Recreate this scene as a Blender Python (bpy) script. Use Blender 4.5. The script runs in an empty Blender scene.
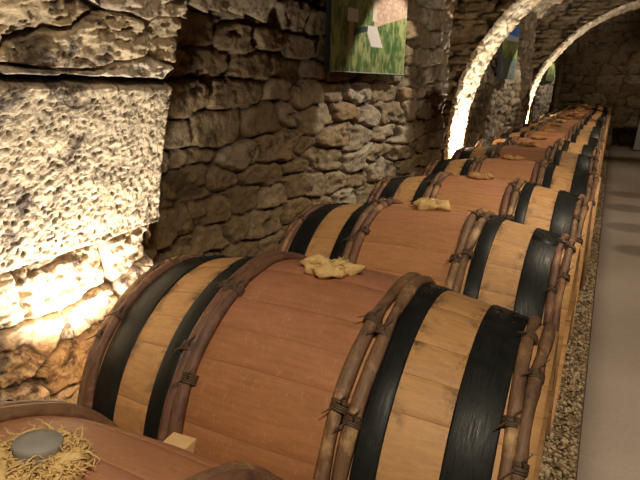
import bpy, bmesh, math, random
import numpy as np
from mathutils import Vector, Matrix

SC = bpy.context.scene
COL = SC.collection

# ------------------------------------------------------------------ camera
CAM_POS = Vector((0.4627, 0.0, 0.7333))
YAW, PITCH, ROLL, FPX = 0.4618, 0.2731, 0.0224, 564.12
cam_d = bpy.data.cameras.new('camera')
cam_d.sensor_width = 36.0
cam_d.lens = 36.0 * FPX / 640.0
cam_d.clip_start = 0.02
cam_d.clip_end = 60
cam = bpy.data.objects.new('camera', cam_d)
COL.objects.link(cam)
fw = Vector((-math.sin(YAW) * math.cos(PITCH), math.cos(YAW) * math.cos(PITCH), -math.sin(PITCH)))
rt = Vector((math.cos(YAW), math.sin(YAW), 0))
up = rt.cross(fw)
cr, sr = math.cos(ROLL), math.sin(ROLL)
rt2 = rt * cr + up * sr
up2 = up * cr - rt * sr
cam.matrix_world = Matrix(((rt2.x, up2.x, -fw.x, CAM_POS.x), (rt2.y, up2.y, -fw.y, CAM_POS.y),
                           (rt2.z, up2.z, -fw.z, CAM_POS.z), (0, 0, 0, 1)))
SC.camera = cam

# ------------------------------------------------------------------ exposure, world
SC.view_settings.view_transform = 'Standard'
SC.view_settings.look = 'None'
SC.view_settings.gamma = 1.0
SC.view_settings.use_curve_mapping = False
SC.view_settings.exposure = 0.0
world = bpy.data.worlds.new('world')
SC.world = world
world.use_nodes = True
world.node_tree.nodes['Background'].inputs[0].default_value = (1.0, 0.78, 0.55, 1)
world.node_tree.nodes['Background'].inputs[1].default_value = 0.07


def light(name, kind, loc, energy, color, size=0.05, aim=None, spot=None, blend=0.5, size_y=None):
    d = bpy.data.lights.new(name, kind)
    d.energy = energy
    d.color = color
    if kind == 'AREA':
        d.size = size
        if size_y:
            d.shape = 'RECTANGLE'
            d.size_y = size_y
    else:
        d.shadow_soft_size = size
    if kind == 'SPOT':
        d.spot_size = math.radians(spot)
        d.spot_blend = blend
    o = bpy.data.objects.new(name, d)
    o.location = loc
    if aim is not None:
        o.rotation_euler = (Vector(aim) - Vector(loc)).to_track_quat('-Z', 'Y').to_euler()
    COL.objects.link(o)
    return o


WARM = (1.0, 0.83, 0.61)
WARMW = (1.0, 0.92, 0.79)
# ceiling spots over the walkway
for (x, y, ya, e) in ((0.85, -0.25, 0.75, 92), (0.90, 2.2, 2.5, 80), (0.95, 4.7, 4.9, 62), (1.0, 7.0, 7.0, 48), (1.1, 9.6, 9.6, 32), (1.2, 11.4, 13.2, 22)):
    light('ceiling_spot', 'SPOT', (x, y, 1.72), e, WARM, 0.10, aim=(0.30, ya, 0.0), spot=86, blend=0.7)
# picture spots
for oy in (0.0, 4.25, 8.4):
    light('picture_spot', 'SPOT', (0.30, 3.05 + oy, 1.70), 82, (1.0, 0.96, 0.90), 0.02, aim=(-0.66, 2.80 + oy, 0.68), spot=31, blend=0.2)
# unseen spots added low at the right wall to brighten the cross walls
light('upward_spot', 'SPOT', (2.25, 2.4, -0.40), 140, WARMW, 0.05, aim=(-0.1, 4.4, 1.9), spot=70, blend=0.8)
light('upward_spot', 'SPOT', (2.25, 6.6, -0.40), 150, WARMW, 0.05, aim=(0.1, 8.6, 1.9), spot=70, blend=0.8)
# floor uplights at the feet of the arches
light('upward_spot', 'SPOT', (-0.490, 0.84, 0.09), 40, WARMW, 0.04, aim=(-0.61, 0.93, 0.75), spot=125, blend=0.6)
light('upward_spot', 'SPOT', (-0.53, 4.68, 0.12), 160, WARMW, 0.025, aim=(-0.46, 4.72, 1.2), spot=160, blend=0.6)
light('upward_spot', 'SPOT', (-0.53, 8.92, 0.12), 160, WARMW, 0.025, aim=(-0.46, 8.95, 1.2), spot=160, blend=0.6)

# ------------------------------------------------------------------ tags


def tag(o, label=None, cat=None, group=None, kind=None):
    if label: o['label'] = label
    if cat: o['category'] = cat
    if group: o['group'] = group
    if kind: o['kind'] = kind
    return o


def rise(y):
    return 0.0006 * np.maximum(np.asarray(y, float) - 3.0, 0.0) ** 2

# ------------------------------------------------------------------ materials


def new_mat(name):
    m = bpy.data.materials.new(name)
    m.use_nodes = True
    nt = m.node_tree
    b = nt.nodes['Principled BSDF']
    return m, nt, b


def N(nt, typ, **kw):
    n = nt.nodes.new(typ)
    for k, v in kw.items():
        if k == 'ins':
            for a, c in v.items():
                n.inputs[a].default_value = c
        else:
            setattr(n, k, v)
    return n


def ramp(nt, stops, fac):
    r = nt.nodes.new('ShaderNodeValToRGB')
    els = r.color_ramp.elements
    while len(els) > 1:
        els.remove(els[-1])
    els[0].position = stops[0][0]
    els[0].color = (*stops[0][1], 1)
    for p, c in stops[1:]:
        e = els.new(p)
        e.color = (*c, 1)
    nt.links.new(fac, r.inputs[0])
    return r.outputs[0]


def mixc(nt, a, b, fac, mode='MIX'):
    n = nt.nodes.new('ShaderNodeMix')
    n.data_type = 'RGBA'
    n.blend_type = mode
    for s, v in ((n.inputs[6], a), (n.inputs[7], b), (n.inputs[0], fac)):
        if isinstance(v, bpy.types.NodeSocket):
            nt.links.new(v, s)
        elif isinstance(v, (int, float)):
            s.default_value = v
        else:
            s.default_value = (*v, 1)
    return n.outputs[2]


def mth(nt, op, a, b=0.0, c=None, clamp=False):
    n = nt.nodes.new('ShaderNodeMath')
    n.operation = op
    n.use_clamp = clamp
    for s, v in zip(n.inputs, (a, b, c)):
        if v is None: continue
        if isinstance(v, bpy.types.NodeSocket):
            nt.links.new(v, s)
        else:
            s.default_value = v
    return n.outputs[0]


def noise(nt, vec, scale, detail=4, rough=0.55, dist=0.0, dims='3D'):
    n = nt.nodes.new('ShaderNodeTexNoise')
    n.inputs['Scale'].default_value = scale
    n.inputs['Detail'].default_value = detail
    n.inputs['Roughness'].default_value = rough
    n.inputs['Distortion'].default_value = dist
    nt.links.new(vec, n.inputs['Vector'])
    return n.outputs[0]


def coords(nt, scale=(1, 1, 1), loc=(0, 0, 0)):
    t = nt.nodes.new('ShaderNodeTexCoord')
    mp = nt.nodes.new('ShaderNodeMapping')
    mp.inputs['Scale'].default_value = scale
    mp.inputs['Location'].default_value = loc
    nt.links.new(t.outputs['Object'], mp.inputs['Vector'])
    return mp.outputs[0]


def bump(nt, b, h, strength=0.5, dist=0.01):
    n = nt.nodes.new('ShaderNodeBump')
    n.inputs['Strength'].default_value = strength
    n.inputs['Distance'].default_value = dist
    nt.links.new(h, n.inputs['Height'])
    nt.links.new(n.outputs[0], b.inputs['Normal'])


def stone_mat(name, pal, joint, stain=(0.03, 0.022, 0.016), stain_t=0.60, stain_amt=0.85, bs=0.6, speck=None):
    m, nt, b = new_mat(name)
    at = nt.nodes.new('ShaderNodeAttribute')
    at.attribute_name = 'stone'
    sep = nt.nodes.new('ShaderNodeSeparateColor')
    nt.links.new(at.outputs['Color'], sep.inputs[0])
    vec = coords(nt)
    base = ramp(nt, pal, sep.outputs[0])
    n1 = noise(nt, vec, 22, 7, 0.65)
    n2 = noise(nt, vec, 90, 4, 0.6)
    n3 = noise(nt, vec, 9, 6, 0.7, 0.6)
    tone = mth(nt, 'MULTIPLY_ADD', n1, 2.1, -0.02)
    c = mixc(nt, base, tone, 0.75, 'MULTIPLY')
    fine = mth(nt, 'MULTIPLY_ADD', n2, 1.1, 0.45)
    c = mixc(nt, c, fine, 0.6, 'MULTIPLY')
    sm = mth(nt, 'MULTIPLY', mth(nt, 'SUBTRACT', n3, stain_t), 9.0, clamp=True)
    sm = mth(nt, 'MULTIPLY', sm, stain_amt)
    c = mixc(nt, c, stain, sm)
    if speck:
        n4 = noise(nt, coords(nt, (1, 1, 1), (3, 1, 2)), 30, 8, 0.75, 0.3)
        sp = mth(nt, 'MULTIPLY', mth(nt, 'SUBTRACT', n4, speck[1]), 10.0, clamp=True)
        c = mixc(nt, c, speck[0], mth(nt, 'MULTIPLY', sp, speck[2]))
    c = mixc(nt, joint, c, sep.outputs[1])
    nt.links.new(c, b.inputs['Base Color'])
    b.inputs['Roughness'].default_value = 0.85
    hh = mth(nt, 'ADD', n1, mth(nt, 'MULTIPLY', n2, 0.5))
    bump(nt, b, hh, bs, 0.02)
    return m


def flat_mat(name, col, rough=0.6, metal=0.0, var=0.25, scale=40, bstr=0.15):
    m, nt, b = new_mat(name)
    vec = coords(nt)
    n1 = noise(nt, vec, scale, 5, 0.6)
    t = mth(nt, 'MULTIPLY_ADD', n1, var * 2, 1 - var)
    c = mixc(nt, col, t, 1.0, 'MULTIPLY')
    nt.links.new(c, b.inputs['Base Color'])
    b.inputs['Roughness'].default_value = rough
    b.inputs['Metallic'].default_value = metal
    if bstr: bump(nt, b, n1, bstr, 0.005)
    return m


def stave_mat():
    m, nt, b = new_mat('oak_staves')
    tc = nt.nodes.new('ShaderNodeTexCoord')
    sx = nt.nodes.new('ShaderNodeSeparateXYZ')
    nt.links.new(tc.outputs['Object'], sx.inputs[0])
    oi = nt.nodes.new('ShaderNodeObjectInfo')
    at = nt.nodes.new('ShaderNodeAttribute')
    at.attribute_name = 'stave'
    sep = nt.nodes.new('ShaderNodeSeparateColor')
    nt.links.new(at.outputs['Color'], sep.inputs[0])
    # shifted coordinates so every barrel gets its own grain
    off = mth(nt, 'MULTIPLY', oi.outputs['Random'], 40.0)
    cmb = nt.nodes.new('ShaderNodeCombineXYZ')
    nt.links.new(off, cmb.inputs[0]); nt.links.new(mth(nt, 'MULTIPLY', sep.outputs[0], 9.0), cmb.inputs[2])
    ad = nt.nodes.new('ShaderNodeVectorMath'); ad.operation = 'ADD'
    nt.links.new(tc.outputs['Object'], ad.inputs[0]); nt.links.new(cmb.outputs[0], ad.inputs[1])
    mp = nt.nodes.new('ShaderNodeMapping')
    mp.inputs['Scale'].default_value = (0.16, 1, 1)
    nt.links.new(ad.outputs[0], mp.inputs['Vector'])
    grain = noise(nt, mp.outputs[0], 110, 6, 0.6, 0.25)
    mp2 = nt.nodes.new('ShaderNodeMapping')
    mp2.inputs['Scale'].default_value = (1.0, 0.45, 0.45)
    nt.links.new(ad.outputs[0], mp2.inputs['Vector'])
    fleck = noise(nt, mp2.outputs[0], 85, 4, 0.65, 1.6)
    blotch = noise(nt, ad.outputs[0], 5, 4, 0.6)
    ax = mth(nt, 'ABSOLUTE', sx.outputs[0])
    nz = mth(nt, 'MULTIPLY_ADD', blotch, 0.02, -0.01)
    mid = mth(nt, 'MULTIPLY', mth(nt, 'SUBTRACT', 0.17, mth(nt, 'ADD', ax, nz)), 60, clamp=True)
    c_out = mixc(nt, (0.57, 0.315, 0.13), (0.60, 0.345, 0.15), sep.outputs[0])
    c_mid = mixc(nt, (0.52, 0.262, 0.092), (0.55, 0.285, 0.105), sep.outputs[0])
    red = mixc(nt, c_mid, (0.40, 0.165, 0.08), mth(nt, 'MULTIPLY', oi.outputs['Random'], 0.7))
    # wine stain spilling round the bung at the crown of the bilge
    crown = mth(nt, 'MULTIPLY', mth(nt, 'SUBTRACT', sx.outputs[2], 0.20), 7.5, clamp=True)
    wine = mth(nt, 'MULTIPLY', crown, mth(nt, 'MULTIPLY_ADD', blotch, 1.6, -0.10, clamp=True))
    red = mixc(nt, red, (0.40, 0.175, 0.11), mth(nt, 'MULTIPLY', wine, 0.85))
    c = mixc(nt, c_out, red, mid)
    c = mixc(nt, c, mth(nt, 'MULTIPLY_ADD', grain, 1.0, 0.5), 0.75, 'MULTIPLY')
    fl = mth(nt, 'MULTIPLY', mth(nt, 'SUBTRACT', fleck, 0.56), 7, clamp=True)
    c = mixc(nt, c, (0.74, 0.50, 0.28), mth(nt, 'MULTIPLY', fl, 0.26))
    c = mixc(nt, c, mth(nt, 'MULTIPLY_ADD', blotch, 0.9, 0.55), 0.6, 'MULTIPLY')
    # dark cellar mould smudges next to the iron bands
    ed = mth(nt, 'MINIMUM', mth(nt, 'ABSOLUTE', mth(nt, 'SUBTRACT', ax, 0.229)), mth(nt, 'ABSOLUTE', mth(nt, 'SUBTRACT', ax, 0.322)))
    sm = noise(nt, ad.outputs[0], 28, 6, 0.8)
    near = mth(nt, 'MULTIPLY', mth(nt, 'SUBTRACT', 0.028, ed), 45, clamp=True)
    lowf = noise(nt, ad.outputs[0], 4.3, 2, 0.5)
    smm = mth(nt, 'MULTIPLY', mth(nt, 'SUBTRACT', mth(nt, 'ADD', sm, mth(nt, 'MULTIPLY', lowf, 0.6)), 0.80), 6, clamp=True)
    c = mixc(nt, c, (0.045, 0.035, 0.025), mth(nt, 'MULTIPLY', mth(nt, 'MULTIPLY', near, smm), 0.85))
    c = mixc(nt, (0.24, 0.125, 0.06), c, sep.outputs[1])
    nt.links.new(c, b.inputs['Base Color'])
    nt.links.new(mth(nt, 'MULTIPLY_ADD', grain, 0.25, 0.42), b.inputs['Roughness'])
    b.inputs['Specular IOR Level'].default_value = 0.35
    bump(nt, b, grain, 0.25, 0.003)
    return m


def bark_mat(name, a, c2, dark):
    m, nt, b = new_mat(name)
    tc = nt.nodes.new('ShaderNodeTexCoord')
    oi = nt.nodes.new('ShaderNodeObjectInfo')
    ad = nt.nodes.new('ShaderNodeVectorMath'); ad.operation = 'ADD'
    off = mth(nt, 'MULTIPLY', oi.outputs['Random'], 30.0)
    cmb = nt.nodes.new('ShaderNodeCombineXYZ')
    for k in range(3): nt.links.new(off, cmb.inputs[k])
    nt.links.new(tc.outputs['Object'], ad.inputs[0]); nt.links.new(cmb.outputs[0], ad.inputs[1])
    n1 = noise(nt, ad.outputs[0], 13, 5, 0.65)
    mp = nt.nodes.new('ShaderNodeMapping'); mp.inputs['Scale'].default_value = (1.6, 0.35, 0.35)
    nt.links.new(ad.outputs[0], mp.inputs['Vector'])
    n2 = noise(nt, mp.outputs[0], 120, 5, 0.6)
    c = ramp(nt, [(0.3, dark), (0.45, a), (0.55, a), (0.68, c2)], n1)
    c = mixc(nt, c, mth(nt, 'MULTIPLY_ADD', n2, 1.5, 0.25), 0.8, 'MULTIPLY')
    nt.links.new(c, b.inputs['Base Color'])
    b.inputs['Roughness'].default_value = 0.55
    bump(nt, b, n2, 0.5, 0.004)
    return m


def iron_mat():
    m, nt, b = new_mat('black_iron')
    vec = coords(nt, (8, 0.4, 0.4))
    n1 = noise(nt, vec, 60, 5, 0.7)
    n2 = noise(nt, coords(nt), 14, 6, 0.7)
    c = ramp(nt, [(0.35, (0.008, 0.009, 0.009)), (0.6, (0.017, 0.019, 0.018)), (0.78, (0.06, 0.055, 0.045))], n2)
    nt.links.new(c, b.inputs['Base Color'])
    nt.links.new(mth(nt, 'MULTIPLY_ADD', n1, -1.1, 1.0, clamp=True), b.inputs['Roughness'])
    b.inputs['Metallic'].default_value = 0.0
    b.inputs['Specular IOR Level'].default_value = 0.25
    bump(nt, b, n1, 0.2, 0.002)
    return m


PAL_PALE = [(0.0, (0.38, 0.28, 0.15)), (0.3, (0.56, 0.45, 0.30)), (0.6, (0.50, 0.38, 0.22)), (0.8, (0.62, 0.53, 0.40)), (1.0, (0.42, 0.28, 0.13))]
PAL_BROWN = [(0.0, (0.17, 0.11, 0.05)), (0.3, (0.26, 0.185, 0.10)), (0.6, (0.20, 0.135, 0.065)), (0.8, (0.33, 0.26, 0.17)), (1.0, (0.25, 0.155, 0.065))]
M = {}
M['pale'] = stone_mat('pale_limestone', PAL_PALE, (0.07, 0.05, 0.035), stain=(0.06, 0.035, 0.025), stain_t=0.515, stain_amt=0.92, speck=((0.72, 0.66, 0.63), 0.57, 0.6))
M['rubble'] = stone_mat('brown_rubble', PAL_BROWN, (0.05, 0.037, 0.025), stain_t=0.57, speck=((0.45, 0.42, 0.38), 0.62, 0.5))
M['arch'] = stone_mat('arch_limestone', PAL_PALE, (0.10, 0.075, 0.05), stain_t=0.70)
M['staves'] = stave_mat()
M['bark'] = bark_mat('chestnut_hoop', (0.22, 0.125, 0.07), (0.56, 0.36, 0.17), (0.08, 0.045, 0.03))
M['bark_red'] = bark_mat('reddish_hoop', (0.19, 0.095, 0.062), (0.46, 0.26, 0.13), (0.07, 0.038, 0.03))
M['iron'] = iron_mat()
M['willow'] = flat_mat('willow_binding', (0.10, 0.06, 0.035), 0.6)
M['head'] = flat_mat('oak_head', (0.44, 0.27, 0.13), 0.6, scale=12)
M['cloth'] = flat_mat('hemp_cloth', (0.72, 0.51, 0.22), 0.9, scale=120, var=0.35, bstr=0.4)
M['cloth_old'] = flat_mat('old_hemp_cloth', (0.50, 0.28, 0.11), 0.9, scale=120, var=0.35, bstr=0.4)
M['bung'] = flat_mat('grey_bung', (0.31, 0.29, 0.26), 0.7, scale=60, var=0.2)
M['wood_block'] = flat_mat('fresh_pine', (0.72, 0.50, 0.24), 0.6, scale=25)
M['beam'] = flat_mat('old_beam', (0.30, 0.17, 0.08), 0.7, scale=18, var=0.4)
M['gravel_bed'] = flat_mat('gravel_bed', (0.20, 0.15, 0.095), 0.9, scale=130, var=0.7, bstr=0.9)
M['metal'] = flat_mat('lamp_housing', (0.05, 0.05, 0.05), 0.4, 0.6)
M['board'] = flat_mat('pale_board', (0.62, 0.60, 0.56), 0.6, scale=8, var=0.1)


def pebble_mat():
    m, nt, b = new_mat('pebbles')
    at = nt.nodes.new('ShaderNodeAttribute'); at.attribute_name = 'stone'
    sep = nt.nodes.new('ShaderNodeSeparateColor'); nt.links.new(at.outputs['Color'], sep.inputs[0])
    c = ramp(nt, [(0, (0.18, 0.12, 0.065)), (0.4, (0.38, 0.27, 0.145)), (0.7, (0.50, 0.38, 0.22)), (1, (0.62, 0.50, 0.34))], sep.outputs[0])
    nt.links.new(c, b.inputs['Base Color']); b.inputs['Roughness'].default_value = 0.75
    return m


M['pebbles'] = pebble_mat()


def concrete_mat():
    m, nt, b = new_mat('worn_concrete')
    vec = coords(nt)
    n1 = noise(nt, vec, 1.6, 5, 0.6)
    n2 = noise(nt, vec, 60, 6, 0.7)
    c = ramp(nt, [(0.3, (0.42, 0.345, 0.29)), (0.7, (0.51, 0.43, 0.365))], n1)
    c = mixc(nt, c, mth(nt, 'MULTIPLY_ADD', n2, 0.5, 0.75), 0.8, 'MULTIPLY')
    sx = nt.nodes.new('ShaderNodeSeparateXYZ'); nt.links.new(vec, sx.inputs[0])
    # round darker discs on the slab
    for (x, y, r) in DARK_DISCS:
        dx = mth(nt, 'SUBTRACT', sx.outputs[0], x); dy = mth(nt, 'SUBTRACT', sx.outputs[1], y)
        d = mth(nt, 'SQRT', mth(nt, 'ADD', mth(nt, 'MULTIPLY', dx, dx), mth(nt, 'MULTIPLY', dy, dy)))
        f = mth(nt, 'MULTIPLY', mth(nt, 'SUBTRACT', r, d), 12, clamp=True)
        c = mixc(nt, c, (0.15, 0.115, 0.085), mth(nt, 'MULTIPLY', f, 0.62))
    nt.links.new(c, b.inputs['Base Color'])
    b.inputs['Roughness'].default_value = 0.62
    bump(nt, b, n2, 0.12, 0.003)
    return m


DARK_DISCS = [(0.80, 5.04, 0.21), (0.76, 5.88, 0.24), (0.76, 6.85, 0.26), (0.78, 7.75, 0.26)]
M['concrete'] = concrete_mat()

# ------------------------------------------------------------------ numeric noise


def h2(i, j, s):
    i = i.astype(np.int64); j = j.astype(np.int64)
    n = (i * 374761393 + j * 668265263 + s * 974634777) & 0xffffffff
    n = ((n ^ (n >> 13)) * 1274126177) & 0xffffffff
    n = ((n ^ (n >> 16)) * 2246822519) & 0xffffffff
    return ((n ^ (n >> 15)) & 0xffffff) / float(0xffffff)


def vnoise(x, y, s):
    ix = np.floor(x); iy = np.floor(y)
    fx = x - ix; fy = y - iy
    fx = fx * fx * (3 - 2 * fx); fy = fy * fy * (3 - 2 * fy)
    a = h2(ix, iy, s); b = h2(ix + 1, iy, s); c = h2(ix, iy + 1, s); d = h2(ix + 1, iy + 1, s)
    return (a * (1 - fx) + b * fx) * (1 - fy) + (c * (1 - fx) + d * fx) * fy - 0.5


def fbm(x, y, s, octv=4, g=0.5):
    t = 0; a = 1.0; f = 1.0
    for k in range(octv):
        t = t + a * vnoise(x * f + 17.3 * k, y * f - 9.1 * k, s + k)
        a *= g; f *= 2.03
    return t


def cells(u, v, cw, ch, s, p=2.8, warp=0.17, jit=0.5):
    U = u / cw + warp * fbm(u / cw * 1.1, v / cw * 1.1, s + 50, 4, 0.6) * 1.6
    V = v / ch + warp * fbm(u / cw * 0.9, v / ch * 0.7, s + 60, 4, 0.6) * 1.8
    j0 = np.floor(V)
    F1 = np.full(U.shape, 9.0); F2 = np.full(U.shape, 9.0)
    I = np.zeros(U.shape); J = np.zeros(U.shape); DX = np.zeros(U.shape); DY = np.zeros(U.shape)
    for dj in (-1, 0, 1):
        j = j0 + dj
        sh = h2(j, j * 0 + 3, s)
        i0 = np.floor(U - sh)
        for di in (-1, 0, 1):
            i = i0 + di
            cx = i + sh + 0.5 + jit * (h2(i, j, s + 1) - 0.5)
            cy = j + 0.5 + jit * 0.7 * (h2(i, j, s + 2) - 0.5)
            w = 0.34 * (h2(i, j, s + 3) - 0.5)
            dx = U - cx; dy = V - cy
            d = (np.abs(dx) ** p + np.abs(dy * 1.05) ** p) ** (1 / p) - w
            m = d < F1
            F2 = np.where(m, F1, np.minimum(F2, d))
            I = np.where(m, i, I); J = np.where(m, j, J)
            DX = np.where(m, dx, DX); DY = np.where(m, dy, DY)
            F1 = np.where(m, d, F1)
    return F2 - F1, I, J, DX, DY


def sstep(x):
    x = np.clip(x, 0, 1)
    return x * x * (3 - 2 * x)


def stone_height(u, v, cw, ch, s, depth=0.03, var=0.025, rough=0.012, edge=0.13, p=3.6, pd=0.014):
    e, I, J, DX, DY = cells(u, v, cw, ch, s, p)
    k = sstep(e / edge)
    r = h2(I, J, s + 7)
    t1 = h2(I, J, s + 8) - 0.5; t2 = h2(I, J, s + 9) - 0.5
    rid = 1 - 2.4 * np.abs(fbm(u / 0.09 + 7 * r, v / 0.045, s + 24, 5, 0.62))
    h = k * (depth + var * (r - 0.4) + (t1 * DX + t2 * DY) * 0.030)
    h = h + rough * (0.5 * rid + 0.8 * fbm(u / 0.05, v / 0.03, s + 20, 4, 0.6)) * (0.35 + 0.65 * k)
    h = h + 0.03 * fbm(u / 0.5, v / 0.5, s + 30, 2)
    # broken pits
    f = fbm(u / 0.11, v / 0.07, s + 44, 5, 0.6)
    pit = sstep((f - 0.30) * 7)
    h = h - pd * pit
    return h, r, sstep(e / (edge * 0.6)) * (1 - 0.6 * pit)


def grid_mesh(name, P, mat, attr=None, mask=None, kind='structure', smooth=True):
    """P: (nu, nv, 3) array."""
    nu, nv = P.shape[:2]
    me = bpy.data.meshes.new(name)
    idx = np.arange(nu * nv).reshape(nu, nv)
    q = np.stack([idx[:-1, :-1], idx[1:, :-1], idx[1:, 1:], idx[:-1, 1:]], -1).reshape(-1, 4)
    if mask is not None:
        mk = (mask[:-1, :-1] & mask[1:, :-1] & mask[1:, 1:] & mask[:-1, 1:]).reshape(-1)
        q = q[mk]
    vs = P.reshape(-1, 3)
    used = np.zeros(len(vs), bool); used[q.reshape(-1)] = True
    remap = np.cumsum(used) - 1
    q = remap[q]; vs = vs[used]
    me.vertices.add(len(vs)); me.vertices.foreach_set('co', vs.astype(np.float32).ravel())
    me.loops.add(q.size); me.loops.foreach_set('vertex_index', q.astype(np.int32).ravel())
    me.polygons.add(len(q)); me.polygons.foreach_set('loop_start', np.arange(0, q.size, 4, dtype=np.int32))
    if smooth: me.polygons.foreach_set('use_smooth', np.ones(len(q), bool))
    me.update(calc_edges=True)
    me.validate()
    if attr is not None:
        A = attr.reshape(-1, 4)[used]
        ca = me.color_attributes.new('stone', 'FLOAT_COLOR', 'POINT')
        ca.data.foreach_set('color', A.astype(np.float32).ravel())
    me.materials.append(mat)
    o = bpy.data.objects.new(name, me)
    COL.objects.link(o)
    if kind: o['kind'] = kind
    return o


def attr_of(r, k):
    return np.stack([r, k, r * 0, r * 0 + 1], -1)


FZ = -0.53
ACX, ACZ, AR = 0.92, 0.25, 1.57


def arch_profile(s, R=AR):
    """arc length s from the left foot -> x, z, inward normal."""
    hgt = ACZ - FZ + 0.05
    arc = math.pi * R
    x = np.where(s < hgt, ACX - R, 0.0); z = np.where(s < hgt, FZ - 0.05 + s, 0.0)
    nx = np.where(s < hgt, 1.0, 0.0); nz = np.zeros_like(s)
    a = math.pi - np.clip((s - hgt) / R, 0, math.pi)
    m = (s >= hgt) & (s <= hgt + arc)
    x = np.where(m, ACX + R * np.cos(a), x); z = np.where(m, ACZ + R * np.sin(a), z)
    nx = np.where(m, -np.cos(a), nx); nz = np.where(m, -np.sin(a), nz)
    m2 = s > hgt + arc
    x = np.where(m2, ACX + R, x); z = np.where(m2, ACZ - (s - hgt - arc), z)
    nx = np.where(m2, -1.0, nx)
    return x, z, nx, nz


STOT = 2 * (ACZ - FZ + 0.05) + math.pi * AR


def soffit(name, y0, y1, s0, s1, du, hf, mat):
    us = np.arange(y0, y1 + du * 0.5, du); ss = np.arange(s0, s1 + du * 0.5, du)
    Y, S = np.meshgrid(us, ss, indexing='ij')
    x, z, nx, nz = arch_profile(S)
    h, r, k = hf(Y, S, x, z)
    # round the two arrises over into the cross wall
    e = np.minimum(Y - y0, y1 - Y)
    h = h - 0.035 * (1 - sstep(e / 0.02 + 0.15))
    P = np.stack([x + nx * h, Y, z + nz * h], -1)
    return grid_mesh(name, P, mat, attr_of(r, k))


# ---- nearest arch: big tooled block + coursed rubble, high resolution on the left haunch
BL_S0, BL_S1 = 0.35 + 0.58, 0.72 + 0.585 + 0.018


def near_hf(Y, S, x, z):
    # courses follow height
    h, r, k = stone_height(Y + 3.1, S, 0.42, 0.135, 11, 0.018, 0.014, 0.016, 0.09)
    h = h + 0.035 * sstep((S - BL_S1) / 0.01)
    h2_, r2, k2 = stone_height(Y + 7.7, S, 0.19, 0.135, 15, 0.025, 0.035, 0.014, 0.12)
    low = S < BL_S0 - 0.02
    h = np.where(low, h2_, h); r = np.where(low, r2, r); k = np.where(low, k2, k)
    # tooled block
    wob = 0.012 * fbm(Y / 0.12, S / 0.12, 77, 3)
    slope = 0.06 * (0.9 - Y)
    d = np.minimum(np.minimum(Y + wob + 0.2, 1.18 + 0 * wob - Y), np.minimum(S + wob - BL_S0 + slope * 0.5, BL_S1 - S + wob))
    inside = d > 0
    # diagonal pick marks
    a = 0.5
    u2 = Y * math.cos(a) + S * math.sin(a); v2 = -Y * math.sin(a) + S * math.cos(a)
    e, I, J, DX, DY = cells(u2, v2, 0.019, 0.0115, 91, 2.0, 0.5, 0.9)
    pit = np.exp(-((DX * 1.9) ** 2 + (DY * 2.0) ** 2) * 2.2) * (0.35 + 0.65 * h2(I, J, 93))
    hb = 0.062 * sstep(d / 0.012 + 0.2) - 0.0065 * pit + 0.003 * fbm(Y / 0.04, S / 0.03, 95, 4)
    kb = sstep(d / 0.012) * (1 - 0.9 * sstep((pit - 0.42) * 4))
    gap = sstep((d + 0.018) / 0.014)      # dark joint all round the block
    h = np.where(inside, hb, h * (1 - gap)); r = np.where(inside, 0.32, r)
    k = np.where(inside, kb, k * (1 - gap))
    return h, r, k


def plain_hf(cw, ch, s, depth=0.03, var=0.03, rough=0.012, edge=0.2, pd=0.014):
    def f(Y, S, x, z):
        return stone_height(Y, S, cw, ch, s, depth, var, rough, edge, 3.6, pd)
    return f


SPLIT = 2.30
soffit('wall_arch_near', 0.25, 1.145, 0.40, SPLIT, 0.0037, near_hf, M['pale'])
soffit('wall_arch_near_crown', 0.25, 1.17, SPLIT - 0.02, STOT, 0.03, plain_hf(0.3, 0.15, 12), M['pale'])
soffit('wall_arch_middle', 4.47, 5.02, 0.0, STOT, 0.013, plain_hf(0.15, 0.05, 21, 0.006, 0.006, 0.005, 0.2, 0.004), M['arch'])
soffit('wall_arch_far', 8.62, 9.28, 0.0, STOT, 0.02, plain_hf(0.15, 0.06, 31, 0.006, 0.006, 0.005, 0.2, 0.004), M['arch'])




def springer_hf(Y, S, x, z):
    h, r, k = stone_height(Y + 1.3, S, 0.8, 0.6, 19, 0.02, 0.0, 0.016, 0.05)
    e = S - S.min()
    bot = 0.02 * fbm(Y / 0.1, Y / 0.1, 7, 3)
    h = 0.045 + 0.016 * fbm(Y / 0.06, S / 0.05, 23, 5, 0.6)
    h = np.where(e < 0.012 + bot, -0.30, h)
    h = np.where(1.50 - Y < 0.010 + 0.02 * fbm(S / 0.1, S / 0.1, 9, 3), -0.30, h)
    return h, r * 0 + 0.7, np.clip(0.75 + 0 * k, 0, 1)


soffit('wall_arch_near_springer', 1.14, 1.50, 1.505, SPLIT, 0.008, springer_hf, M['rubble'])


# ---- cross walls above and beside the arch openings
def cross_wall(name, y, sgn, du, seed, cw=0.34, ch=0.055, gap=0.01):
    xs = np.arange(-1.25, 3.1, du); zs = np.arange(FZ - 0.05, 2.75, du)
    X, Z = np.meshgrid(xs, zs, indexing='ij')
    h, r, k = stone_height(X, Z, cw, ch, seed, 0.035, 0.05, 0.018, 0.28)
    rad = np.hypot(X - ACX, np.maximum(Z - ACZ, 0))
    # snap the ragged opening edge
    mask = rad > AR + gap + 0.02 * fbm(X / 0.08, Z / 0.05, seed, 2)
    P = np.stack([X, y + sgn * h, Z], -1)
    return grid_mesh(name, P, M['rubble'], attr_of(r, k), mask)


cross_wall('wall_cross_near', 1.15, 1, 0.02, 41)
cross_wall('wall_cross_middle', 4.51, -1, 0.011, 42)
cross_wall('wall_cross_middle_back', 4.99, 1, 0.04, 43, gap=0.07)
cross_wall('wall_cross_far', 8.68, -1, 0.016, 44)
cross_wall('wall_cross_far_back', 9.26, 1, 0.04, 45, gap=0.07)


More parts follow.
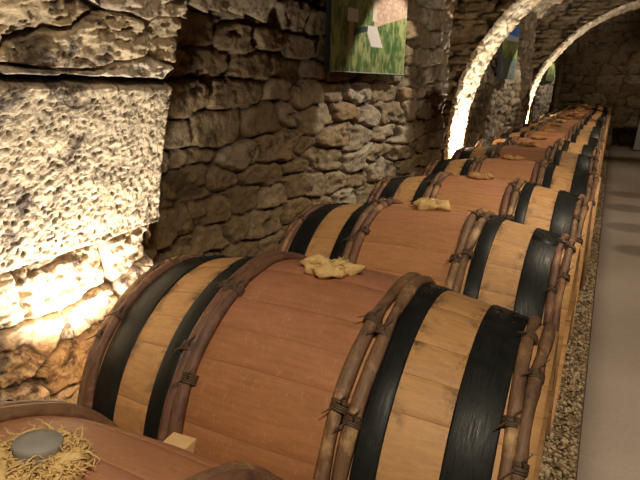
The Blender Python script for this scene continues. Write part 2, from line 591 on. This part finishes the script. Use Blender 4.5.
# ---- left wall between the arches
def plan_wall(name, pts, z0, z1, du, seed, mat, cw=0.2, ch=0.085, shadowcut=None):
    pts = np.array(pts, float)
    seg = np.hypot(*(pts[1:] - pts[:-1]).T)
    L = np.concatenate([[0], np.cumsum(seg)])
    us = np.arange(0, L[-1], du)
    X = np.interp(us, L, pts[:, 0]); Y = np.interp(us, L, pts[:, 1])
    w = max(1, int(0.04 / du)); ker = np.ones(2 * w + 1) / (2 * w + 1)
    Xs = np.convolve(np.pad(X, w, 'edge'), ker, 'valid'); Ys = np.convolve(np.pad(Y, w, 'edge'), ker, 'valid')
    tx = np.gradient(Xs); ty = np.gradient(Ys); n = np.hypot(tx, ty)
    nx, ny = ty / n, -tx / n
    zs = np.arange(z0, z1, du)
    U, Z = np.meshgrid(us, zs, indexing='ij')
    h, r, k = stone_height(U + seed, Z, cw, ch, seed, 0.030, 0.022, 0.010, 0.15, 5.0)
    P = np.stack([Xs[:, None] + nx[:, None] * h, Ys[:, None] + ny[:, None] * h, Z], -1)
    return grid_mesh(name, P, mat, attr_of(r, k))


def bay(oy, first=False):
    return [(-0.82, 1.10 + oy), (-0.80, 2.20 + oy), (-0.66, 3.02 + oy), (-0.60, 3.10 + oy), (-0.58, 3.93 + oy), (-0.64, 3.98 + oy), (-0.95, 4.02 + oy), (-0.98, 4.50 + oy)]


plan_wall('wall_left_near', bay(0), FZ - 0.05, 1.9, 0.0075, 51, M['rubble'], 0.23, 0.105)
plan_wall('wall_left_middle', bay(4.25), FZ - 0.05, 1.9, 0.016, 52, M['rubble'], 0.17, 0.085)
plan_wall('wall_left_far', bay(8.4)[:-3] + [(-0.6, 13.2)], FZ - 0.05, 1.9, 0.025, 53, M['rubble'], 0.17, 0.085)
plan_wall('wall_right', [(2.47, 13.3), (2.47, -1.6)], FZ - 0.05, 1.9, 0.05, 54, M['rubble'], 0.3, 0.15)
plan_wall('wall_back', [(2.6, -1.5), (-1.2, -1.5)], FZ - 0.05, 2.8, 0.05, 55, M['rubble'], 0.3, 0.15)
plan_wall('wall_left_rear', [(-0.70, -1.6), (-0.68, 0.28)], FZ - 0.05, 1.9, 0.02, 56, M['rubble'], 0.3, 0.15)
END_Y = 13.3


def end_wall():
    du = 0.03
    xs = np.arange(-1.3, 2.7, du); zs = np.arange(FZ - 0.05, 2.8, du)
    X, Z = np.meshgrid(xs, zs, indexing='ij')
    h, r, k = stone_height(X, Z, 0.42, 0.20, 61, 0.03, 0.04, 0.02, 0.2)
    nic = ((X > 0.56) & (X < 1.02) & (Z < -0.06))
    h = np.where(nic, -0.40, h)
    P = np.stack([X, END_Y - h, Z], -1)
    return grid_mesh('wall_end', P, M['rubble'], attr_of(r, k))


end_wall()


# ---- vaults
def vault(name, y0, y1, du, seed):
    ys = np.arange(y0, y1, du); an = np.arange(0, math.pi, du / 2.0)
    Y, A = np.meshgrid(ys, an, indexing='ij')
    h, r, k = stone_height(Y, A * 2.0, 0.32, 0.07, seed, 0.03, 0.04, 0.015, 0.25)
    R = 2.02 - h
    P = np.stack([ACX - R * np.cos(A), Y, ACZ + R * np.sin(A)], -1)
    return grid_mesh(name, P, M['rubble'], attr_of(r, k))


vault('ceiling_near', 1.1, 4.5, 0.03, 71)
vault('ceiling_middle', 4.85, 8.75, 0.03, 72)
vault('ceiling_far', 9.1, 13.2, 0.03, 73)
vault('ceiling_rear', -1.6, 0.3, 0.05, 74)


# ---- floor
def strip(name, x0, x1, dz, mat, du=0.08, thick=0.0):
    ys = np.arange(-1.6, END_Y + 0.45, du); xs = np.linspace(x0, x1, max(3, int((x1 - x0) / 0.1)))
    Y, X = np.meshgrid(ys, xs, indexing='ij')
    Z = FZ + dz + rise(Y)
    if thick:
        X = np.concatenate([X[:, :1], X], 1); Y = np.concatenate([Y[:, :1], Y], 1)
        Z = np.concatenate([Z[:, :1] - thick, Z], 1)
    P = np.stack([X, Y, Z], -1)[:, ::-1]
    return grid_mesh(name, P, mat, smooth=False)


strip('floor', 0.532, 2.6, 0.008, M['concrete'], thick=0.05)
strip('floor_gravel_bed', -1.1, 0.536, -0.012, M['gravel_bed'])


def pebbles():
    rng = np.random.default_rng(5)
    bm = bmesh.new(); bmesh.ops.create_icosphere(bm, subdivisions=1, radius=1)
    bv = np.array([v.co[:] for v in bm.verts]); bf = np.array([[v.index for v in f.verts] for f in bm.faces]); bm.free()
    n = 9000
    t = rng.random(n)
    y = 1.2 + 11.6 * t ** 1.7
    x = 0.375 + 0.15 * rng.random(n)
    sz = (0.0050 + 0.0050 * rng.random(n)) * (1 + 0.10 * np.maximum(y - 3, 0))
    V = bv[None] * (1 + 0.35 * (rng.random((n, len(bv), 1)) - 0.5))
    V = V * (sz[:, None, None] * (0.7 + 0.6 * rng.random((n, 1, 3))))
    a = rng.random(n) * 6.28
    c, s = np.cos(a)[:, None], np.sin(a)[:, None]
    X = V[..., 0] * c - V[..., 1] * s; Y = V[..., 0] * s + V[..., 1] * c
    x = np.minimum(x, 0.528 - sz)
    P = np.stack([X + x[:, None], Y + y[:, None], V[..., 2] * 0.8 + (FZ - 0.008 + rise(y) + 0.010 * rng.random(n))[:, None]], -1)
    F = bf[None] + (np.arange(n) * len(bv))[:, None, None]
    me = bpy.data.meshes.new('gravel')
    vs = P.reshape(-1, 3); q = F.reshape(-1, 3)
    me.vertices.add(len(vs)); me.vertices.foreach_set('co', vs.astype(np.float32).ravel())
    me.loops.add(q.size); me.loops.foreach_set('vertex_index', q.astype(np.int32).ravel())
    me.polygons.add(len(q)); me.polygons.foreach_set('loop_start', np.arange(0, q.size, 3, dtype=np.int32))
    me.update(calc_edges=True)
    ca = me.color_attributes.new('stone', 'FLOAT_COLOR', 'POINT')
    r = np.repeat(rng.random(n), len(bv))
    ca.data.foreach_set('color', np.stack([r, r, r, r * 0 + 1], -1).astype(np.float32).ravel())
    me.materials.append(M['pebbles'])
    o = bpy.data.objects.new('gravel', me); COL.objects.link(o)
    tag(o, 'strip of fine tan gravel between the barrels and the concrete path', 'gravel', kind='stuff')


pebbles()

# ------------------------------------------------------------------ small mesh helpers


def mk(name, bm, mat, parent=None, smooth=True, loc=None):
    me = bpy.data.meshes.new(name)
    bm.normal_update()
    bm.to_mesh(me); bm.free()
    if smooth:
        for p in me.polygons: p.use_smooth = True
    me.materials.append(mat)
    o = bpy.data.objects.new(name, me)
    COL.objects.link(o)
    if parent is not None: o.parent = parent
    if loc is not None: o.location = loc
    return o


def empty(name, loc=(0, 0, 0)):
    o = bpy.data.objects.new(name, None)
    o.location = loc
    o.empty_display_size = 0.1
    COL.objects.link(o)
    return o


def tube(bm, pts, rad, n=6, closed=False, ell=(1, 1), cap=True):
    """sweep a circle along points; rad scalar or list"""
    pts = [Vector(p) for p in pts]
    m = len(pts)
    rs = rad if isinstance(rad, (list, tuple, np.ndarray)) else [rad] * m
    rings = []
    prev = None
    for i, p in enumerate(pts):
        if closed: t = pts[(i + 1) % m] - pts[i - 1]
        else: t = pts[min(i + 1, m - 1)] - pts[max(i - 1, 0)]
        t.normalize()
        if prev is None:
            a = Vector((0, 0, 1)) if abs(t.z) < 0.9 else Vector((1, 0, 0))
            u = t.cross(a).normalized()
        else:
            u = (prev - t * prev.dot(t)).normalized()
        prev = u
        w = t.cross(u)
        rings.append([bm.verts.new(p + (u * math.cos(k * 2 * math.pi / n) * ell[0] + w * math.sin(k * 2 * math.pi / n) * ell[1]) * rs[i]) for k in range(n)])
    for i in range(m if closed else m - 1):
        a, b = rings[i], rings[(i + 1) % m]
        for k in range(n):
            bm.faces.new((a[k], a[(k + 1) % n], b[(k + 1) % n], b[k]))
    if not closed and cap:
        bm.faces.new(rings[0][::-1]); bm.faces.new(rings[-1])


def box(bm, lo, hi, bev=0.0):
    r = bmesh.ops.create_cube(bm, size=1)
    for v in r['verts']:
        v.co = Vector([(lo[k] + hi[k]) / 2 + v.co[k] * (hi[k] - lo[k]) for k in range(3)])
    if bev:
        bmesh.ops.bevel(bm, geom=list({e for v in r['verts'] for e in v.link_edges}), offset=bev, segments=2, affect='EDGES')


# ------------------------------------------------------------------ barrel
HL = 0.45


def rr(a):
    return 0.290 + 0.059 * (1 - (abs(a) / HL) ** 2)


def stave_mesh(seed):
    rng = random.Random(seed)
    ns = 23
    ws = [0.7 + 0.6 * rng.random() for _ in range(ns)]
    tot = sum(ws)
    ang = []; tint = []; seam = []; rad = []
    a = rng.random() * 0.2
    for w in ws:
        da = w / tot * 2 * math.pi
        t = rng.random()
        for f, sm, dr in ((0.0, 0.0, -0.0006), (0.011, 1.0, 0.0), (0.2, 1, 0.0004), (0.4, 1, 0.0006), (0.6, 1, 0.0006), (0.8, 1, 0.0004), (0.989, 1.0, 0.0)):
            ang.append(a + da * f); tint.append(t); seam.append(sm); rad.append(dr)
        a += da
    ang = np.array(ang); rad = np.array(rad)
    axs = np.linspace(-HL, HL, 37)
    prof = [(x, rr(x)) for x in axs]
    prof += [(HL, rr(HL) - 0.026), (HL - 0.035, rr(HL) - 0.026)]
    prof = [(-HL + 0.035, rr(HL) - 0.026), (-HL, rr(HL) - 0.026)] + prof
    Xa = np.array([p[0] for p in prof]); Ra = np.array([p[1] for p in prof])
    A = np.append(ang, ang[0] + 2 * math.pi); D = np.append(rad, rad[0])
    R = Ra[:, None] + D[None, :]
    P = np.stack([np.repeat(Xa[:, None], len(A), 1), -R * np.cos(A)[None], R * np.sin(A)[None]], -1)
    T = np.append(tint, tint[0]); S = np.append(seam, seam[0])
    attr = np.stack([np.broadcast_to(T, R.shape), np.broadcast_to(S, R.shape), R * 0, R * 0 + 1], -1)
    o = grid_mesh('staves', P, M['staves'], attr, kind=None)
    o.data.color_attributes[0].name = 'stave'
    return o


def iron_hoop(x0, x1, top_ang):
    bm = bmesh.new()
    n = 96
    rings = []
    xs = [x0, x0, x0 + 0.003, (x0 + x1) / 2, x1 - 0.003, x1, x1]
    off = [0.0, 0.003, 0.004, 0.0045, 0.004, 0.003, 0.0]
    for k in range(n):
        t = 2 * math.pi * k / n
        rings.append([bm.verts.new((x, -(rr(x) + d) * math.cos(t), (rr(x) + d) * math.sin(t))) for x, d in zip(xs, off)])
    for k in range(n):
        a, b = rings[k], rings[(k + 1) % n]
        for i in range(len(xs) - 1):
            bm.faces.new((a[i], b[i], b[i + 1], a[i + 1]))
    # overlapping end plate
    pl = []
    for k in range(9):
        t = top_ang + (k - 4) * 0.03
        e = 0.0045 if 0 < k < 8 else 0.002
        pl.append([bm.verts.new((x, -(rr(x) + 0.003 + d) * math.cos(t), (rr(x) + 0.003 + d) * math.sin(t))) for x, d in ((x0 + 0.001, 0.0), (x0 + 0.002, e), (x1 - 0.002, e), (x1 - 0.001, 0.0))])
    for k in range(8):
        for i in range(3):
            bm.faces.new((pl[k][i], pl[k + 1][i], pl[k + 1][i + 1], pl[k][i + 1]))
    bmesh.ops.recalc_face_normals(bm, faces=bm.faces)
    return bm


def rivet(x, t):
    bm = bmesh.new()
    bmesh.ops.create_uvsphere(bm, u_segments=8, v_segments=6, radius=0.0052)
    r = rr(x) + 0.0072
    for v in bm.verts: v.co.z *= 0.6
    mt = Matrix.Translation((x, -r * math.cos(t), r * math.sin(t))) @ Matrix.Rotation(math.pi / 2 - t, 4, 'X')
    bmesh.ops.transform(bm, matrix=mt, verts=bm.verts)
    return bm


HOOP_R = 0.0135


def hr(x):
    return 0.0115 if abs(x) > 0.3 else 0.0135


def wood_hoop(x, seed, t0):
    """split chestnut pole bent round the barrel; its tapered ends overlap at angle t0"""
    rng = random.Random(seed)
    bm = bmesh.new()
    n = 120; m = 10
    ph = [rng.random() * 6.28 for _ in range(4)]
    pts = []; rings = []
    over = 0.20
    for k in range(n + 1):
        f = k / n
        t = t0 - over + f * (2 * math.pi + 2 * over)
        lift = hr(x) * 0.55 * max(0.0, 1 - (1 - f) / (2 * over / 6.6)) if f > 0.9 else 0.0
        side = 0.004 * math.sin(t * 2 + ph[0]) + 0.002 * math.sin(t * 5 + ph[1])
        knob = 1 + 0.07 * math.sin(t * 7 + ph[2]) + 0.05 * math.sin(t * 13 + ph[3])
        if rng.random() < 0.04: knob *= 1.10
        taper = min(1.0, 0.45 + f / 0.05 * 0.55, 0.45 + (1 - f) / 0.05 * 0.55)
        w = hr(x) * knob * taper
        R = rr(x) + 0.0005 + lift
        ring = []
        for j in range(m):
            a = 2 * math.pi * j / m
            dx = math.cos(a) * w
            dr = math.sin(a) * w * (1.15 if math.sin(a) > 0 else 0.05)
            q = R + dr + 0.001
            ring.append(bm.verts.new((x + side + dx, -q * math.cos(t), q * math.sin(t))))
        rings.append(ring)
    for k in range(n):
        a, b = rings[k], rings[k + 1]
        for j in range(m):
            bm.faces.new((a[j], a[(j + 1) % m], b[(j + 1) % m], b[j]))
    bm.faces.new(rings[0][::-1]); bm.faces.new(rings[-1])
    bmesh.ops.recalc_face_normals(bm, faces=bm.faces)
    return bm


def binding(x, t, seed):
    rng = random.Random(seed)
    bm = bmesh.new()
    for q in range(5):
        tt = t + (q - 2) * 0.011 + rng.uniform(-.002, .002)
        pts = []
        for k in range(14):
            a = 2 * math.pi * k / 14
            R = rr(x) + 0.001 + math.sin(a) * hr(x) * (1.3 if math.sin(a) > 0 else 0.05)
            ta = tt + 0.006 * math.cos(a + seed)
            pts.append((x + math.cos(a) * hr(x) * 1.15, -R * math.cos(ta), R * math.sin(ta)))
        tube(bm, pts, 0.0024, 5, closed=True)
    # loose twig ends
    for s in (-1, 1):
        R = rr(x) + hr(x) * 1.3
        p0 = Vector((x + s * 0.006, -R * math.cos(t), R * math.sin(t)))
        nrm = Vector((0, -math.cos(t), math.sin(t)))
        tan = Vector((0, math.sin(t), math.cos(t)))
        tube(bm, [p0, p0 + nrm * 0.006 + tan * 0.008 * s, p0 + nrm * 0.012 + tan * 0.022 * s + Vector((0.012 * s, 0, 0))], [0.002, 0.0018, 0.0008], 5)
    return bm


def cloth_mesh(seed, ring_r, strands, length, ht, sx=1.0, cu=0.8, th=1.0):
    """frayed strip of hemp wrapped round the bung: rumpled ring + loose fibres"""
    rng = random.Random(seed)
    bm = bmesh.new()
    z0 = rr(0)
    nu, nv = 48, 12
    ph = [rng.random() * 6.28 for _ in range(6)]
    rings = []
    for i in range(nu):
        t = 2 * math.pi * i / nu
        ring = []
        bulk = 1 + 0.28 * math.sin(3 * t + ph[0]) + 0.2 * math.sin(7 * t + ph[1])
        R = ring_r * (1 + 0.12 * math.sin(2 * t + ph[2]) + 0.08 * math.sin(5 * t + ph[3]))
        for j in range(nv):
            a = 2 * math.pi * j / nv
            w = ht * 0.62 * bulk * (1 + 0.22 * math.sin(4 * a + 3 * t + ph[4]) + 0.12 * math.sin(9 * t + 2 * a + ph[5]))
            x = (R + math.cos(a) * w * 1.15) * math.cos(t) * sx
            y = (R + math.cos(a) * w * 1.15) * math.sin(t)
            z = z0 + ht * 0.42 + math.sin(a) * w * 0.75 - (y * y) / (2 * z0)
            ring.append(bm.verts.new((x, y, z)))
        rings.append(ring)
    for i in range(nu):
        a, b = rings[i], rings[(i + 1) % nu]
        for j in range(nv):
            bm.faces.new((a[j], b[j], b[(j + 1) % nv], a[(j + 1) % nv]))
    for s in range(strands):
        t = rng.random() * 6.28
        R = ring_r * (0.85 + 0.5 * rng.random())
        p = Vector((R * math.cos(t) * sx, R * math.sin(t), z0 + ht * (0.4 + 0.5 * rng.random())))
        d = Vector((math.cos(t + rng.uniform(-.8, .8)), math.sin(t + rng.uniform(-.8, .8)), rng.uniform(0.0, 0.9)))
        pts = [p.copy()]
        L = length * (0.35 + 0.65 * rng.random())
        for k in range(7):
            d = (d + Vector((rng.uniform(-cu, cu), rng.uniform(-cu, cu), rng.uniform(-.75, .35)))).normalized()
            p = p + d * L / 7
            fl = math.sqrt(max(0.01, z0 * z0 - p.y * p.y)) + 0.002
            if p.z < fl: p.z = fl
            pts.append(p.copy())
        r0 = rng.uniform(0.0010, 0.0024) * th
        tube(bm, pts, [r0, r0, r0, r0 * .95, r0 * .9, r0 * .8, r0 * .6, r0 * .3], 4)
    bmesh.ops.recalc_face_normals(bm, faces=bm.faces)
    return bm


def bung_mesh(r, z1):
    bm = bmesh.new()
    n = 28
    prof = [(r * 0.8, 0.0), (r * 0.97, z1 - 0.006), (r, z1 - 0.003), (r * 0.94, z1), (r * 0.4, z1 + 0.001)]
    rings = [[bm.verts.new((q * math.cos(2 * math.pi * k / n), q * math.sin(2 * math.pi * k / n), rr(0) - 0.012 + z)) for k in range(n)] for q, z in prof]
    for a, b in zip(rings, rings[1:]):
        for k in range(n): bm.faces.new((a[k], a[(k + 1) % n], b[(k + 1) % n], b[k]))
    bm.faces.new(rings[-1]); bm.faces.new(rings[0][::-1])
    return bm


def head_mesh(s):
    bm = bmesh.new()
    x0 = s * (HL - 0.03); x1 = s * (HL - 0.048)
    R = rr(HL) - 0.027
    # boards of the head with shallow joints
    ys = [-R, -0.19, -0.12, -0.04, 0.035, 0.11, 0.19, R]
    for a, b in zip(ys, ys[1:]):
        pts = []
        for k in range(9):
            y = a + 0.0008 + (b - a - 0.0016) * k / 8
            pts.append((y, math.sqrt(max(0, R * R - y * y))))
        lo = [(y, -z) for y, z in pts[::-1]]
        loop = [q for q in pts + lo]
        v0 = [bm.verts.new((x0, y, z)) for y, z in loop]; v1 = [bm.verts.new((x1, y, z)) for y, z in loop]
        bm.faces.new(v0); bm.faces.new(v1[::-1])
        for k in range(len(loop)): bm.faces.new((v0[k], v1[k], v1[(k + 1) % len(loop)], v0[(k + 1) % len(loop)]))
    bmesh.ops.remove_doubles(bm, verts=bm.verts, dist=1e-6)
    bmesh.ops.recalc_face_normals(bm, faces=bm.faces)
    return bm


def make_barrel(seed, style, detail=True):
    root = empty('wine_barrel')
    st = stave_mesh(seed); st.parent = root
    for s in (-1, 1):
        mk('barrel_head', head_mesh(s), M['head'], root, smooth=False)
    rng = random.Random(seed * 7 + 1)
    TOP = math.pi / 2
    for s in (-1, 1):
        for (a, b) in ((0.322, 0.394), (0.189, 0.229)):
            x0, x1 = sorted((s * a, s * b))
            ta = TOP + (-0.15 + 0.3 * rng.random()) if a > 0.3 else TOP + rng.uniform(0.0, .35)
            ih = mk('iron_hoop', iron_hoop(x0, x1, ta), M['iron'], root)
            if detail:
                xs = (x0 + (x1 - x0) * .28, x0 + (x1 - x0) * .72)
                for xx in xs:
                    for dt in (-0.06, 0.06):
                        mk('rivet', rivet(xx, ta + dt), M['iron'], ih)
    k = 0
    for s in (-1, 1):
        for a in (0.406, 0.428, 0.148, 0.1745):
            k += 1
            t0 = TOP + rng.uniform(-0.35, 0.1)
            mt = M['bark_red'] if rng.random() < 0.4 else M['bark']
            wh = mk('wooden_hoop', wood_hoop(s * a, seed * 31 + k, t0), mt, root)
            if detail:
                for tb in (t0 - 0.14, t0 - 0.50 - rng.random() * .3):
                    mk('willow_binding', binding(s * a, tb, seed + k), M['willow'], wh)
    if style == 'bung':
        mk('hemp_cloth', cloth_mesh(seed, 0.030, 650, 0.036, 0.022, 1.12, 1.3, 0.62), M['cloth'], root)
        b = mk('bung', bung_mesh(0.025, 0.044), M['bung'], root)
    elif style == 'old':
        mk('hemp_cloth', cloth_mesh(seed, 0.024, 60, 0.022, 0.020, 1.35), M['cloth_old'], root)
        mk('bung', bung_mesh(0.016, 0.024), M['bung'], root)
    else:
        mk('hemp_cloth', cloth_mesh(seed, 0.022, 160, 0.026, 0.028, 1.35, 1.2, 0.8), M['cloth'], root)
        mk('bung', bung_mesh(0.016, 0.024), M['bung'], root)
    return root


def copy_tree(o, parent=None):
    c = o.copy(); COL.objects.link(c)
    if parent is not None: c.parent = parent
    for ch in list(o.children):
        copy_tree(ch, c)
    return c


protos = [make_barrel(1, 'bung'), make_barrel(2, 'plain'), make_barrel(3, 'plain'), make_barrel(4, 'old'), make_barrel(5, 'old', False), make_barrel(6, 'plain', False)]
# index: prototype, dx, dy, dz, roll, yaw
NB_ = 18
spec = {0: (0, -0.026, -0.010, -0.014, -0.13, 0.036), 1: (1, -0.017, -0.008, 0, 0.0, 0.010), 2: (2, -0.014, -0.005, 0, -0.03, -0.009),
        3: (3, -0.006, -0.001, 0, 0.02, 0), 4: (3, 0.013, 0.008, 0, -0.03, 0.004)}
LAB = [
    'oak wine barrel at the bottom left corner, grey bung ringed by frayed yellow hemp',
    'large oak wine barrel in the foreground centre with yellow hemp twist at its bung',
    'oak wine barrel directly behind the large foreground barrel, with a reddish middle',
    'oak wine barrel fourth from the front of the row, yellow hemp on top',
    'oak wine barrel fifth from the front, just before the first lit arch',
    'oak wine barrel sixth from the front, by the bright foot of the first arch',
    'oak wine barrel seventh from the front, just past the first arch foot',
    'oak wine barrel eighth from the front of the row',
    'oak wine barrel ninth from the front, beside the second framed picture',
    'oak wine barrel tenth from the front, halfway along the row beyond the second picture',
    'oak wine barrel eleventh from the front, three before the second lit arch',
    'oak wine barrel twelfth from the front, just before the foot of the second arch',
    'oak wine barrel thirteenth from the front, at the foot of the second arch',
    'small distant oak barrel, fifth from the far end of the row',
    'small distant oak barrel, fourth from the far end of the row',
    'small distant oak barrel, third from the far end of the row',
    'small distant oak barrel, second from the far end of the row',
    'last and farthest oak barrel, at the end wall of the cellar',
]
random.seed(8)
used = set()
BY = []
for i in range(NB_):
    if i in spec: pi, dx, dy, dz, ro, ya = spec[i]
    else:
        pi = (4, 5, 4, 4, 5)[i % 5] if i > 6 else (3, 2)[i % 2]
        dx, dy, dz, ro, ya = random.uniform(-.012, .012), 0, random.uniform(.0, .006), random.uniform(-.08, .08), random.uniform(-.012, .012)
    pr = protos[pi]
    o = pr if pi not in used else copy_tree(pr)
    used.add(pi)
    y = 0.2901 + 0.7303 * i + dy
    BY.append(y)
    o.location = (dx, y, dz + float(rise(y)))
    o.rotation_euler = (ro, 0, ya)
    tag(o, LAB[i], 'barrel', 'oak wine barrels lying in a row')

# ------------------------------------------------------------------ rails under the barrels
def rail(x0, x1, label):
    bm = bmesh.new()
    ys = np.arange(-0.2, END_Y - 0.06, 0.4)
    prev = None
    for y in ys:
        z = float(rise(y)); zt = -0.333 + z; zb = FZ - 0.012 + z
        if y < 0.75: zt -= 0.03
        r = [bm.verts.new(c) for c in ((x0, y, zb), (x1, y, zb), (x1, y, zt), (x0, y, zt))]
        if prev:
            for k in range(4): bm.faces.new((prev[k], prev[(k + 1) % 4], r[(k + 1) % 4], r[k]))
        else: bm.faces.new(r)
        prev = r
    bm.faces.new(prev[::-1])
    bmesh.ops.recalc_face_normals(bm, faces=bm.faces)
    tag(mk('wooden_rail', bm, M['beam'], None, smooth=False), label, 'beam')


rail(0.27, 0.345, 'long brown timber rail under the path side of the barrel row')
rail(-0.345, -0.27, 'long brown timber rail under the wall side of the barrel row')

# wedge between the two nearest barrels
bm = bmesh.new()
vs = [(-0.148, 0.622, 0.130), (-0.100, 0.626, 0.130), (-0.100, 0.668, 0.134), (-0.148, 0.664, 0.134),
      (-0.148, 0.642, 0.085), (-0.100, 0.642, 0.085), (-0.100, 0.652, 0.085), (-0.148, 0.652, 0.085)]
v = [bm.verts.new(c) for c in vs]
for f in ((0, 1, 2, 3), (7, 6, 5, 4), (0, 4, 5, 1), (1, 5, 6, 2), (2, 6, 7, 3), (3, 7, 4, 0)):
    bm.faces.new([v[k] for k in f])
bmesh.ops.bevel(bm, geom=bm.edges[:], offset=0.0015, segments=1, affect='EDGES')
bmesh.ops.recalc_face_normals(bm, faces=bm.faces)
tag(mk('wooden_wedge', bm, M['wood_block'], None, smooth=False), 'small pale wooden wedge stuck between the two nearest barrels', 'wedge')


# ------------------------------------------------------------------ pictures
def ell(X, Z, cx, cz, rx, rz):
    return ((X - cx) / rx) ** 2 + ((Z - cz) / rz) ** 2 < 1


def attr_mat():
    m, nt, b = new_mat('printed_photograph')
    at = nt.nodes.new('ShaderNodeAttribute'); at.attribute_name = 'stone'
    nt.links.new(at.outputs['Color'], b.inputs['Base Color'])
    b.inputs['Roughness'].default_value = 0.35
    return m


M['print'] = attr_mat()


def picture(kind, p0, p1, z0, z1, label):
    """upright panel from plan point p0 (near) to p1 (far)"""
    root = empty('framed_picture', (p0[0], p0[1], z0))
    d = Vector((p1[0] - p0[0], p1[1] - p0[1], 0)); W = d.length; d.normalize()
    n = Vector((d.y, -d.x, 0)); H = z1 - z0
    root.rotation_euler = (0, 0, math.atan2(d.y, d.x))
    # local x along picture, local -y ... towards the room
    bm = bmesh.new()
    box(bm, (0, -0.004, 0), (W, 0.022, H), 0.002)
    mk('backing_frame', bm, M['metal'], root, smooth=False)
    nx, nz = 150, 130
    xs = np.linspace(0.004, W - 0.004, nx); zs = np.linspace(0.004, H - 0.004, nz)
    X, Z = np.meshgrid(xs, zs, indexing='ij')
    u = X / W; v = Z / H
    nn = fbm(u * 40, v * 14, 5, 4, 0.7)[..., None]; n2 = fbm(u * 6, v * 5, 9, 4)[..., None]
    g1 = np.array([0.07, 0.13, 0.035]); g2 = np.array([0.36, 0.36, 0.13])
    C = g1 + (g2 - g1) * np.clip(0.5 + nn * 1.3 + n2 * 0.9, 0, 1)
    C = C * (0.8 + 0.5 * v[..., None])
    if kind == 0:
        # pale brick house corner, upper right
        m = (u > 0.52) & (v > 0.36 + 0.28 * (u - 0.55))
        bk = np.array([0.62, 0.40, 0.26]) * (1 + 0.5 * fbm(u * 60, v * 60, 3, 3)[..., None])
        bk = np.where(((v * 26) % 1 < 0.18)[..., None], bk * 0.85, bk)
        C = np.where(m[..., None], bk, C)
        C = np.where(((u > 0.50) & (u < 0.55) & (v > 0.4))[..., None], [0.72, 0.58, 0.42], C)
        # pale path slab
        m = (np.abs((u - 0.52) + (v - 0.30) * 0.6) < 0.08) & (v > 0.21) & (v < 0.36)
        C = np.where(m[..., None], [0.70, 0.60, 0.48], C)
        # sign post
        C = np.where(((np.abs(u - 0.235) < 0.028) & (v > 0.20) & (v < 0.42))[..., None], [0.45, 0.28, 0.13], C)
        C = np.where(((np.abs(u - 0.25) < 0.065) & (v > 0.37) & (v < 0.46))[..., None], [0.72, 0.68, 0.60], C)
        # post shadow printed in the photograph
        C = np.where(((np.abs((v - 0.30) - 0.25 * (u - 0.28)) < 0.022) & (u > 0.27) & (u < 0.44))[..., None], [0.03, 0.06, 0.05], C)
        C = np.where(ell(u, v, 0.17, 0.535, 0.12, 0.014)[..., None], [0.85, 0.80, 0.66], C)  # pale streak: lamp reflection painted into the print
        C = np.where((v > 0.62)[..., None] & (u < 0.5)[..., None], C * 0.35 + np.array([0.0, 0.02, 0.06]), C)
        C = np.where((v < 0.012)[..., None] & (u > 0)[..., None], [0.5, 0.5, 0.45], C)
    elif kind == 1:
        C = np.where((v < 0.38)[..., None], np.array([0.10, 0.12, 0.08]) + 0.16 * (nn + 0.3), C)
        C = np.where((v > 0.80)[..., None], [0.10, 0.25, 0.75], C)
        C = np.where(((v > 0.70) & (v <= 0.80))[..., None], [0.55, 0.62, 0.66], C)
    else:
        C = np.where((v < 0.25)[..., None], C * 0.5, C)
    C = np.clip(C, 0.005, 0.95)
    P = np.stack([X, X * 0 - 0.0055, Z], -1)
    A = np.concatenate([C, np.ones(C.shape[:2] + (1,))], -1)
    o = grid_mesh('print', P, M['print'], A, kind=None)
    o.parent = root
    tag(root, label, 'picture')


picture(0, (-0.665, 2.31), (-0.565, 3.02), 0.775, 1.38, 'large picture of green grass and a pale brick house on the near stone wall')
picture(1, (-0.665, 6.45), (-0.585, 7.00), 0.81, 1.38, 'picture with blue sky over green, seen past the first bright arch')
picture(2, (-0.665, 10.76), (-0.555, 11.56), 0.83, 1.30, 'small distant green picture seen past the second bright arch')

# ------------------------------------------------------------------ uplight housings, board

bm = bmesh.new()
box(bm, (0, 0, 0), (0.55, 0.03, 1.25), 0.004)
bmesh.ops.transform(bm, matrix=Matrix.Rotation(0.05, 4, 'Y'), verts=bm.verts)
o = mk('leaning_board', bm, M['board'], None, smooth=False, loc=(0.955, END_Y - 0.35, FZ + 0.008 + float(rise(END_Y)) + 0.024))
tag(o, 'pale white board standing at the far end of the path, at the right edge', 'board')
